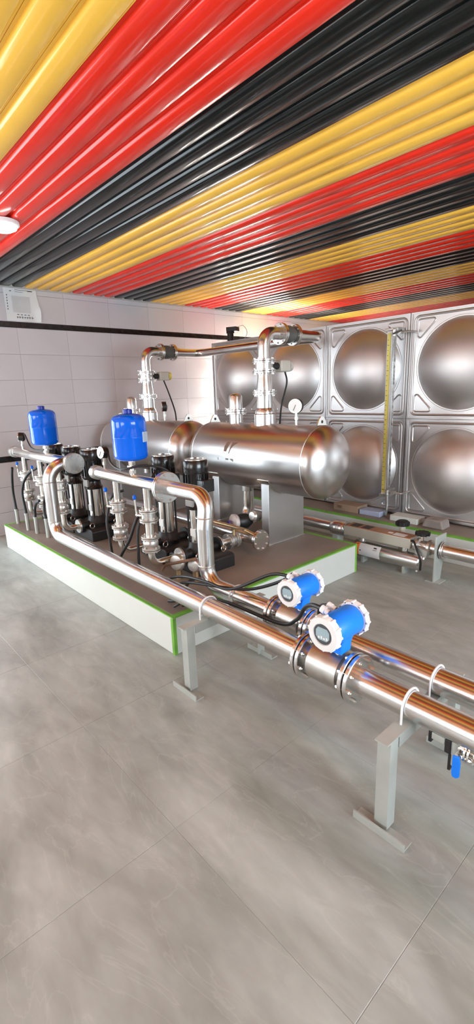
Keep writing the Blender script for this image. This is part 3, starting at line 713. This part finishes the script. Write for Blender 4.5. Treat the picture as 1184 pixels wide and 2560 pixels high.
# pale round valves with brown taped hose in front of the two-pump set
for k, (x, y, s) in enumerate(((-2.80, 1.90, 1.0), (-2.66, 1.95, .8))):
    o = thing('relief_valve', ('larger pale round relief valve wrapped by brown tape', 'smaller pale round relief valve beside the larger one')[k], 'valve', (x, y, PH), 'pale relief valves')
    MB().lathe((x, y, PH+.13), (.3, -1, .1), [(-.03, .03*s), (-.02, .06*s), (.01, .066*s), (.03, .055*s), (.036, .03*s)], 22).build('valve_disc', cast, o)
    MB().cyl((x, y, PH), (x, y, PH+.09), .022, n=12).build('valve_stem', brass, o)
tag(MB().tube(spline([(-2.93, 1.84, PH+.05), (-2.86, 1.83, PH+.11), (-2.78, 1.84, PH+.14), (-2.66, 1.88, PH+.18), (-2.60, 1.92, PH+.20)]), .011, 8).build('taped_hose', rust), 'brown taped hose crossing the pale relief valves', 'hose')

# ------------------------------------------------------------------ the two long delivery pipes
ZP = .445; P1Y, P2Y, PRD = 1.50, 1.715, .0545
X_A = -4.06; X_B = -2.22; XEND = 1.9
FM1, FM2 = (-1.235, -.985), (-1.62, -1.38)                        # flow meter flange faces
p1 = thing('delivery_pipe', 'polished delivery pipe from the three-pump set over plinth edge', 'pipe', (X_A, P1Y, ZP), 'long delivery pipes')
MB().tube(route([(X_A, HA[0]-.03, HA[1]), (X_A, P1Y, HA[1]), (X_A, P1Y, ZP), (FM1[0]-.02, P1Y, ZP)], [.14, .12], 10), PRD, 28).build('pipe_run', steel, p1)
MB().cyl((FM1[1]+.02, P1Y, ZP), (XEND, P1Y, ZP), PRD, n=28).build('pipe_run', steel, p1)
for z in (ZP+.12, HA[1]-.14): MB().lathe((X_A, P1Y, z), (0, 0, 1), [(-.004, PRD), (0, PRD+.0018), (.004, PRD)], 28).build('weld_bead', steel_d, p1)
p2 = thing('delivery_pipe', 'polished delivery pipe from the two-pump set, behind the other one', 'pipe', (X_B, P2Y, ZP), 'long delivery pipes')
MB().tube(route([(-2.63, HB[0], HB[1]), (X_B, HB[0], HB[1]), (X_B, P2Y, HB[1]-.2)]+[(X_B, P2Y, ZP), (FM2[0]-.02, P2Y, ZP)], [.13, .01, .12], 10), .050, 28).build('pipe_run', steel, p2)
MB().cyl((FM2[1]+.02, P2Y, ZP), (XEND, P2Y, ZP), .0545, n=28).build('pipe_run', steel, p2)
for z in (ZP+.12, HB[1]-.13): MB().lathe((X_B, P2Y, z), (0, 0, 1), [(-.004, .05), (0, .052), (.004, .05)], 28).build('weld_bead', steel_d, p2)
# flow meters
def flowmeter(xa, xb, y, label, s):
    xm = (xa+xb)/2+.042; root = thing('flow_meter', label, 'flow meter', (xm, y, ZP), 'electromagnetic flow meters')
    MB().lathe((xa+.045, y, ZP), (1, 0, 0), [(0, .055), (.004, .082*s), (xb-xa-.094, .082*s), (xb-xa-.09, .055)], 36).build('meter_drum', steel_d, root)
    MB().cyl((xa, y, ZP), (xb, y, ZP), .056, n=24).build('meter_tube', steel, root)
    for x in (xa, xb):
        f = MB().flange((x, y, ZP), (1, 0, 0), .104*s, .019, n=36, gap=.006).build('flange', steel, root)
        MB().lathe((x-.003, y, ZP), (1, 0, 0), [(0, .09*s), (.006, .09*s)], 24).build('gasket', rubber, f)
        for k in range(8): MB().bolts((x, y, ZP), (1, 0, 0), .085*s, 8, .0095*s, .034, only=k).build('bolt', steel_h, f)
    zc = ZP+.205*s+.003; hy = .085*s
    MB().cyl((xm, y, ZP+.07*s), (xm, y, ZP+.13*s), .018, n=14).lathe((xm, y, ZP+.112*s), (0, 0, 1), [(0, .034*s), (.01, .034*s)], 6).build('neck', steel_h, root)
    hd = MB().lathe((xm, y-hy, zc), (0, 1, 0), [(0, .058*s), (.008*s, .063*s), (2*hy-.008*s, .063*s), (2*hy, .058*s)], 36).build('transmitter_housing', blue2, root)
    MB().prism([(-.05*s, .0), (.05*s, .0), (.036*s, -.045*s), (.034*s, -.085*s), (-.034*s, -.085*s), (-.036*s, -.045*s)], (xm, y-.036*s, zc-.03*s), (1, 0, 0), (0, 0, 1), (0, .072*s, 0)).build('housing_neck', blue2, root, bevel=.006)
    def cap(yc, sg, nm):
        m = MB().lathe((xm, yc, zc), (0, sg, 0), [(0, .060*s), (.0, .071*s), (.024*s, .074*s), (.032*s, .070*s), (.034*s, .046*s), (.027*s, .044*s), (.027*s, 0)] if sg < 0 else [(0, .060*s), (0, .071*s), (.024*s, .074*s), (.032*s, .068*s), (.034*s, 0)], 40)
        for k in range(12):
            a = 2*PI*k/12; m.cyl((xm+.072*s*math.cos(a), yc, zc+.072*s*math.sin(a)), (xm+.072*s*math.cos(a), yc+sg*.026*s, zc+.072*s*math.sin(a)), .0058*s, n=8)
        return m.build(nm, whitem, root)
    fc = cap(y-hy+.002, -1, 'display_cover'); cap(y+hy-.002, 1, 'rear_cover')
    yf = y-hy-.026*s
    MB().lathe((xm, yf, zc), (0, -1, 0), [(0, .043*s), (.002, .043*s)], 32).build('display_bezel', screen_dark, fc)
    dsp = MB(); q = [(-.033, -.012), (-.02, -.026), (.02, -.026), (.033, -.012), (.033, .014), (.022, .028), (-.022, .028), (-.033, .014)]
    dsp.prism([(a*s, b*s) for a, b in q], (xm, yf-.002, zc), (1, 0, 0), (0, 0, 1), (0, -.0015, 0)).build('display_glass', lcd, fc)
    for k in range(4): MB().box((xm+(-.022+.013*k)*s, yf-.0042, zc-.02*s), (xm+(-.014+.013*k)*s, yf-.0035, zc-(.012-.004*(k % 2))*s)).build('display_digit', dial, fc)
    for k, dy in enumerate((-.022, .022)):
        g0 = Vector((xm-.052*s, y+dy*s+.02, zc+.035*s)); g1 = Vector((xm-.092*s, y+dy*s+.02, zc+.045*s))
        MB().cyl(g0, g1, .013*s, n=14).cyl(g0+(g1-g0)*.5, g1, .017*s, n=10).build('cable_gland', whitem, root)
    return xm, zc
xm1, zc1 = flowmeter(*FM1, P1Y, 'larger flow meter with blue transmitter on the outer delivery pipe', 1.0)
xm2, zc2 = flowmeter(*FM2, P2Y, 'flow meter with blue transmitter on the inner delivery pipe', .92)
cable('meter_cable', 'black cable from inner flow meter gland back to the pumps', [(xm2-.085, P2Y+.0, zc2+.042), (xm2-.20, P2Y-.02, zc2+.02), (xm2-.42, P2Y-.10, zc2-.10), (xm2-.62, P2Y-.12, .53), (-2.3, 1.60, .50), (-2.5, 1.62, .42), (-2.62, 1.66, .285)], .009)
cable('meter_cable', 'second black cable from inner flow meter, lying lower on the pipe', [(xm2-.085, P2Y+.04, zc2+.042), (xm2-.18, P2Y+.03, zc2-.03), (xm2-.36, P2Y-.03, .53), (xm2-.58, P2Y-.09, .505), (-2.25, 1.61, .47), (-2.42, 1.64, .40), (-2.5, 1.68, .285)], .009)
cable('meter_cable', 'black cable bundle from outer flow meter gland dropping between the pipes', [(xm1-.092, P1Y-.002, zc1+.045), (xm1-.16, P1Y+.02, zc1+.03), (xm1-.26, P1Y+.09, zc1-.04), (xm1-.33, P1Y+.11, .52), (xm1-.45, P1Y+.11, .46), (-1.9, 1.607, .45), (-2.2, 1.61, .40), (-2.42, 1.60, .30), (-2.5, 1.60, .272)], .010)
cable('meter_cable', 'thin black cable from outer flow meter curling down beside its flange', [(xm1-.092, P1Y+.042, zc1+.045), (xm1-.15, P1Y+.06, zc1+.01), (xm1-.19, P1Y+.10, .56), (xm1-.22, P1Y+.108, .45), (xm1-.42, P1Y+.105, .40), (-1.95, 1.605, .40), (-2.25, 1.59, .36), (-2.40, 1.575, .272)], .008)
# pipe supports: goal post frames of grey angle with u-bolts over both pipes
def support(x, label, ys=(1.325, 1.905)):
    root = thing('pipe_support', label, 'support', (x, 1.6, 0), 'grey angle steel pipe supports'); zt_ = ZP-PRD-.001
    a, t = .052, .006
    for k, y in enumerate(ys):
        sy = 1 if k == 0 else -1
        lx = -1
        m = MB().box((x-a/2, min(y, y+sy*t), .012), (x+a/2, max(y, y+sy*t), zt_-t))
        m.box((x+a/2-t, min(y+sy*t, y+sy*a), .012), (x+a/2, max(y+sy*t, y+sy*a), zt_-t)).build('post', galv, root)
        MB().box((x-.10, y-.028, 0), (x+.11, y+.028, .006)).box((x-.10, y-.028, .006), (x+.11, y-.022, .032)).build('base_angle', galv, root)
    MB().box((x-a/2, ys[0]-.02, zt_-t), (x+a/2, ys[1]+.02, zt_)).box((x+a/2-t, ys[0]+.06, zt_-a), (x+a/2, ys[1]-.06, zt_-t)).build('cross_bar', galv, root)
    for y, r in ((P1Y, PRD), (P2Y, .0545)):
        q = r+.007; pts = [(x, y-q, zt_-.05), (x, y-q, ZP)]+[(x, y-q*math.cos(b), ZP+q*math.sin(b)) for b in [PI*i/14 for i in range(1, 14)]]+[(x, y+q, ZP), (x, y+q, zt_-.05)]
        m = MB().tube(pts, .0046, 8)
        for sg in (-1, 1): m.cyl((x, y+sg*q, zt_-.03), (x, y+sg*q, zt_-.012), .011, n=6)
        m.build('u_bolt', whitem, root)
support(-1.945, 'grey goal post pipe support beside the plinth corner')
support(-.745, 'grey goal post pipe support past the blue flow meters')
# drain branch with blue lever
dr = thing('drain_valve', 'small drain valve with blue lever below the outer delivery pipe', 'valve', (-.50, P1Y, ZP-.2))
MB().cyl((-.565, P1Y, ZP-.04), (-.565, P1Y, ZP-.15), .020, n=16).build('drain_pipe', galv, dr)
MB().lathe((-.565, P1Y, ZP-.075), (1, 0, 0), [(.0, .018), (.06, .018), (.065, .028), (.11, .028), (.115, .018), (.16, .018)], 14).build('valve_body', steel_h, dr)
MB().flange((-.52, P1Y, ZP-.075), (1, 0, 0), .042, .008, n=18, nb=4, rb=.007).build('flange', steel_h, dr)
MB().prism([(-.012, 0), (.010, .006), (.016, -.02), (.016, -.075), (.006, -.085), (-.008, -.085), (-.012, -.07)], (-.545, P1Y-.055, ZP-.078), (1, 0, 0), (0, 0, 1), (0, .010, 0)).build('lever', blue2, dr, bevel=.004)
MB().cyl((-.545, P1Y-.05, ZP-.072), (-.545, P1Y, ZP-.075), .006, n=8).build('lever_stem', steel_h, dr)
for x0_, x1_, z0, z1, mt in ((-.66, -.648, .345, .39, blackm), (-.648, -.60, .362, .388, galv), (-.60, -.578, .335, .388, blackm), (-.585, -.575, .27, .335, blackm)):
    MB().box((x0_, P1Y-.02, z0), (x1_, P1Y+.02, z1)).build('clamp_plate', mt, dr, bevel=.002)

# conduits with black cables at the far end of the plinth
CD = [(-5.48, 1.62, .16, [(-5.34, 1.60, .90), (-5.42, 1.61, .80), (-5.50, 1.62, .62), (-5.48, 1.62, .42)], 'steel conduit stub with cable, closest to the tiled wall'),
      (-5.10, 1.60, .18, [(-4.82, 1.74, .96), (-5.0, 1.64, .86), (-5.12, 1.60, .68), (-5.10, 1.60, .44)], 'steel conduit stub with long cable curving up to three-pump header'),
      (-4.90, 1.62, .17, [(-4.66, 1.60, .64), (-4.76, 1.60, .60), (-4.88, 1.62, .52), (-4.90, 1.62, .43)], 'steel conduit stub with short bent cable below three-pump header'),
      (-4.66, 1.64, .19, [(-4.72, 1.74, .74), (-4.72, 1.68, .66), (-4.68, 1.64, .54), (-4.66, 1.64, .45)], 'steel conduit stub with cable beside the riser standing by plinth edge')]
for x, y, h, pts, lb in CD:
    root = thing('conduit_stub', lb, 'conduit', (x, y, PH), 'conduit stubs on the plinth')
    MB().cyl((x, y, PH), (x, y, PH+h), .019, n=16).lathe((x, y, PH+h), (0, 0, 1), [(-.01, .022), (.004, .022)], 16).build('conduit', galv, root)
    MB().tube(spline(pts), .013, 10).build('cable', rubber, root)
NC_ = [([(-3.62, 1.95, .82), (-3.66, 1.86, .78), (-3.68, 1.80, .58), (-3.62, 1.78, .40), (-3.60, 1.78, .262)], 'black cable hanging beside end cap of the two-pump header'),
       ([(-3.06, 1.82, .80), (-3.05, 1.72, .70), (-3.10, 1.68, .55), (-3.22, 1.66, .40), (-3.30, 1.66, .275)], 'black cable sloping between the drop pipes of the two-pump set'),
       ([(-3.0, 1.84, .78), (-3.01, 1.72, .68), (-3.0, 1.69, .5), (-2.99, 1.68, .262)], 'black cable dropping straight between the drop pipes of the two-pump set'),
       ([(-2.62, 1.9, .30), (-2.5, 1.78, .36), (-2.42, 1.66, .33), (-2.36, 1.62, .275)], 'black cable arching at foot of the riser of the two-pump set'),
       ([(-3.3, 2.1, 1.02), (-3.15, 1.95, .98), (-3.06, 1.86, .9), (-3.06, 1.84, .8)], 'black cable from a pump motor toward the two-pump header')]
for pts, lb in NC_: cable('pump_cable', lb, pts, .011)

# ------------------------------------------------------------------ sterilizer line between the plinths
YU = 3.76; ZU = .268
ul = thing('supply_pipe', 'polished supply pipe lying between the two plinths', 'pipe', (-3.2, YU, 0))
MB().cyl((-4.6, YU, ZU), (-2.76, YU, ZU), .052, n=24).build('pipe_run', steel, ul)
MB().lathe((-2.79, YU, ZU), (1, 0, 0), [(0, .054), (.01, .066), (.05, .078), (.11, .078), (.15, .066), (.16, .054)], 28).build('coupling', steel, ul)
MB().flange((-2.62, YU, ZU), (1, 0, 0), .072, .010, n=24).cyl((-2.64, YU, ZU), (-2.58, YU, ZU), .045, n=20).build('flange', steel, ul)
for x in (-4.2, -2.72): MB().box((x-.03, YU-.05, 0), (x+.03, YU+.05, ZU-.048)).build('pipe_foot', galv, ul)
us = thing('uv_sterilizer', 'steel sterilizer unit with brown topped box above a polished tube', 'sterilizer', (-2.25, YU, 0))
MB().box((-2.60, YU-.075, ZU-.03), (-1.92, YU+.075, ZU+.06)).build('control_box', pm('satin_box_steel', (.62, .58, .50), .35, .7, .05, 6), us, bevel=.004)
MB().box((-2.585, YU-.068, ZU+.06), (-1.935, YU+.068, ZU+.063)).build('box_lid_label', copperfoil, us)
for a, b in ((-2.55, -2.46), (-2.43, -2.34)): MB().box((a, YU-.05, ZU+.063), (b, YU+.05, ZU+.0645)).build('dark_window', ink, us)
MB().box((-2.10, YU-.055, ZU+.063), (-1.99, YU+.02, ZU+.065)).build('white_sticker', paper, us)
MB().box((-2.16, YU-.03, ZU+.063), (-2.12, YU+.0, ZU+.0655)).build('small_sticker', dial, us)
tb = MB().lathe((-2.50, YU-.02, .122), (1, 0, 0), [(0, .0), (.0, .068), (.008, .075), (.66, .075), (.668, .068), (.668, 0)], 30).build('lamp_tube', steel, us)
for x in (-2.40, -1.98): MB().box((x-.012, YU-.06, 0), (x+.012, YU+.03, .075)).build('tube_foot', galv, us)
for x in (-2.44, -2.0): MB().cyl((x, YU-.005, .17), (x, YU, ZU-.03), .035, n=16).build('tube_port', steel, us)
MB().cyl((-1.86, YU-.05, .045), (-1.86, YU-.05, .085), .008, n=8).build('drain_nipple', whitem, us)
# tag strapped on the tube
tg = thing('paper_tag', 'white card tag with orange end lying on the sterilizer tube', 'tag', (-2.3, YU-.09, .13))
def wrapcard(x0_, x1_, a0, a1, rad, mat, nm):
    m = MB(); vs = []; n = 8
    for i in range(n+1):
        a = a0+(a1-a0)*i/n
        for xx, r_ in ((x0_, rad), (x1_, rad), (x1_, rad+.0015), (x0_, rad+.0015)): vs.append((xx, YU-.02-r_*math.cos(a), .122+r_*math.sin(a)))
    fs = [(4*i+k, 4*i+(k+1) % 4, 4*i+4+(k+1) % 4, 4*i+4+k) for i in range(n) for k in range(4)]+[(0, 1, 2, 3), (4*n+3, 4*n+2, 4*n+1, 4*n)]
    return m.add(vs, fs).build(nm, mat, tg)
wrapcard(-2.46, -2.415, -.55, 1.05, .0765, orange, 'orange_end'); wrapcard(-2.415, -2.20, -.55, 1.05, .0765, paper, 'card')
wrapcard(-2.265, -2.235, .62, .78, .0778, ink, 'printed_logo'); wrapcard(-2.27, -2.23, .42, .47, .0778, ink, 'printed_line'); wrapcard(-2.405, -2.39, .05, .18, .0778, ink, 'punched_hole'); wrapcard(-2.445, -2.43, .78, .9, .0778, rust, 'tie_hole')
# handwheel valve and fittings before the bracket
hv = thing('globe_valve', 'cast valve with black handwheel between sterilizer and bracket plate', 'valve', (-1.83, YU+.02, ZU))
MB().lathe((-1.915, YU, ZU), (1, 0, 0), [(0, .05), (.02, .05), (.03, .066), (.05, .066), (.06, .05), (.12, .05), (.13, .066), (.15, .066), (.16, .05), (.20, .05)], 24).build('valve_body', cast, hv)
MB().cyl((-1.85, YU, ZU+.04), (-1.85, YU, ZU+.10), .014, n=10).build('spindle', steel_h, hv)
m = MB().lathe((-1.85, YU, ZU+.095), (0, 0, 1), [(0, .015), (.0, .05), (.008, .056), (.022, .056), (.03, .05), (.03, .015)], 20)
for k in range(10): m.cyl((-1.85+.055*math.cos(k*PI/5), YU+.055*math.sin(k*PI/5), ZU+.096), (-1.85+.055*math.cos(k*PI/5), YU+.055*math.sin(k*PI/5), ZU+.124), .008, n=8)
m.build('handwheel', rubber, hv)
MB().obox((-1.80, YU-.09, ZU-.02), (.05, 0, -.01), (0, .025, 0), (.006, 0, .03)).cyl((-1.80, YU-.08, ZU-.09), (-1.80, YU-.04, ZU), .024, n=14).build('side_fitting', cast, hv)
hk = thing('angle_valve', 'cream stemmed valve with ribbed black knob behind the sterilizer box', 'valve', (-2.13, YU+.17, 0))
MB().cyl((-2.13, YU+.17, 0), (-2.13, YU+.17, ZU+.085), .028, n=16).build('valve_stem', beige, hk)
m = MB().lathe((-2.13, YU+.17, ZU+.085), (0, 0, 1), [(0, .03), (.008, .056), (.045, .056), (.055, .045), (.055, 0)], 24)
for k in range(12): m.cyl((-2.13+.056*math.cos(k*PI/6), YU+.17+.056*math.sin(k*PI/6), ZU+.095), (-2.13+.056*math.cos(k*PI/6), YU+.17+.056*math.sin(k*PI/6), ZU+.13), .007, n=8)
m.build('knob', rubber, hk)
cable('sterilizer_cable', 'black cable drooping from sterilizer box over the cast valve', [(-1.93, YU-.05, ZU+.04), (-1.88, YU-.09, ZU+.05), (-1.82, YU-.135, ZU-.01), (-1.79, YU-.13, ZU-.09), (-1.80, YU-.11, .09)], .009)
bp = thing('bracket_plate', 'upright grey bracket plate between sterilizer valve and onward pipe', 'bracket', (-1.70, YU, 0))
MB().prism([(-.09, 0), (.03, 0), (.05, .12), (.09, .22), (.09, .40), (-.09, .40), (-.09, .2)], (-1.70, YU, 0), (0, 1, 0), (0, 0, 1), (.014, 0, 0)).build('plate', galv, bp, bevel=.003)
MB().box((-1.76, YU-.09, 0), (-1.64, YU+.03, .006)).build('foot', galv, bp)
rp = thing('supply_pipe', 'polished supply pipe running on past the upright bracket plate', 'pipe', (-1.2, YU, ZU))
MB().cyl((-1.68, YU, ZU), (XEND, YU, ZU), .055, n=24).build('pipe_run', steel, rp)
MB().flange((-1.66, YU, ZU), (1, 0, 0), .075, .010, n=24).build('flange', steel, rp)
for x in (-.9, .6): MB().box((x-.03, YU-.04, 0), (x+.03, YU+.04, ZU-.05)).build('pipe_foot', galv, rp)
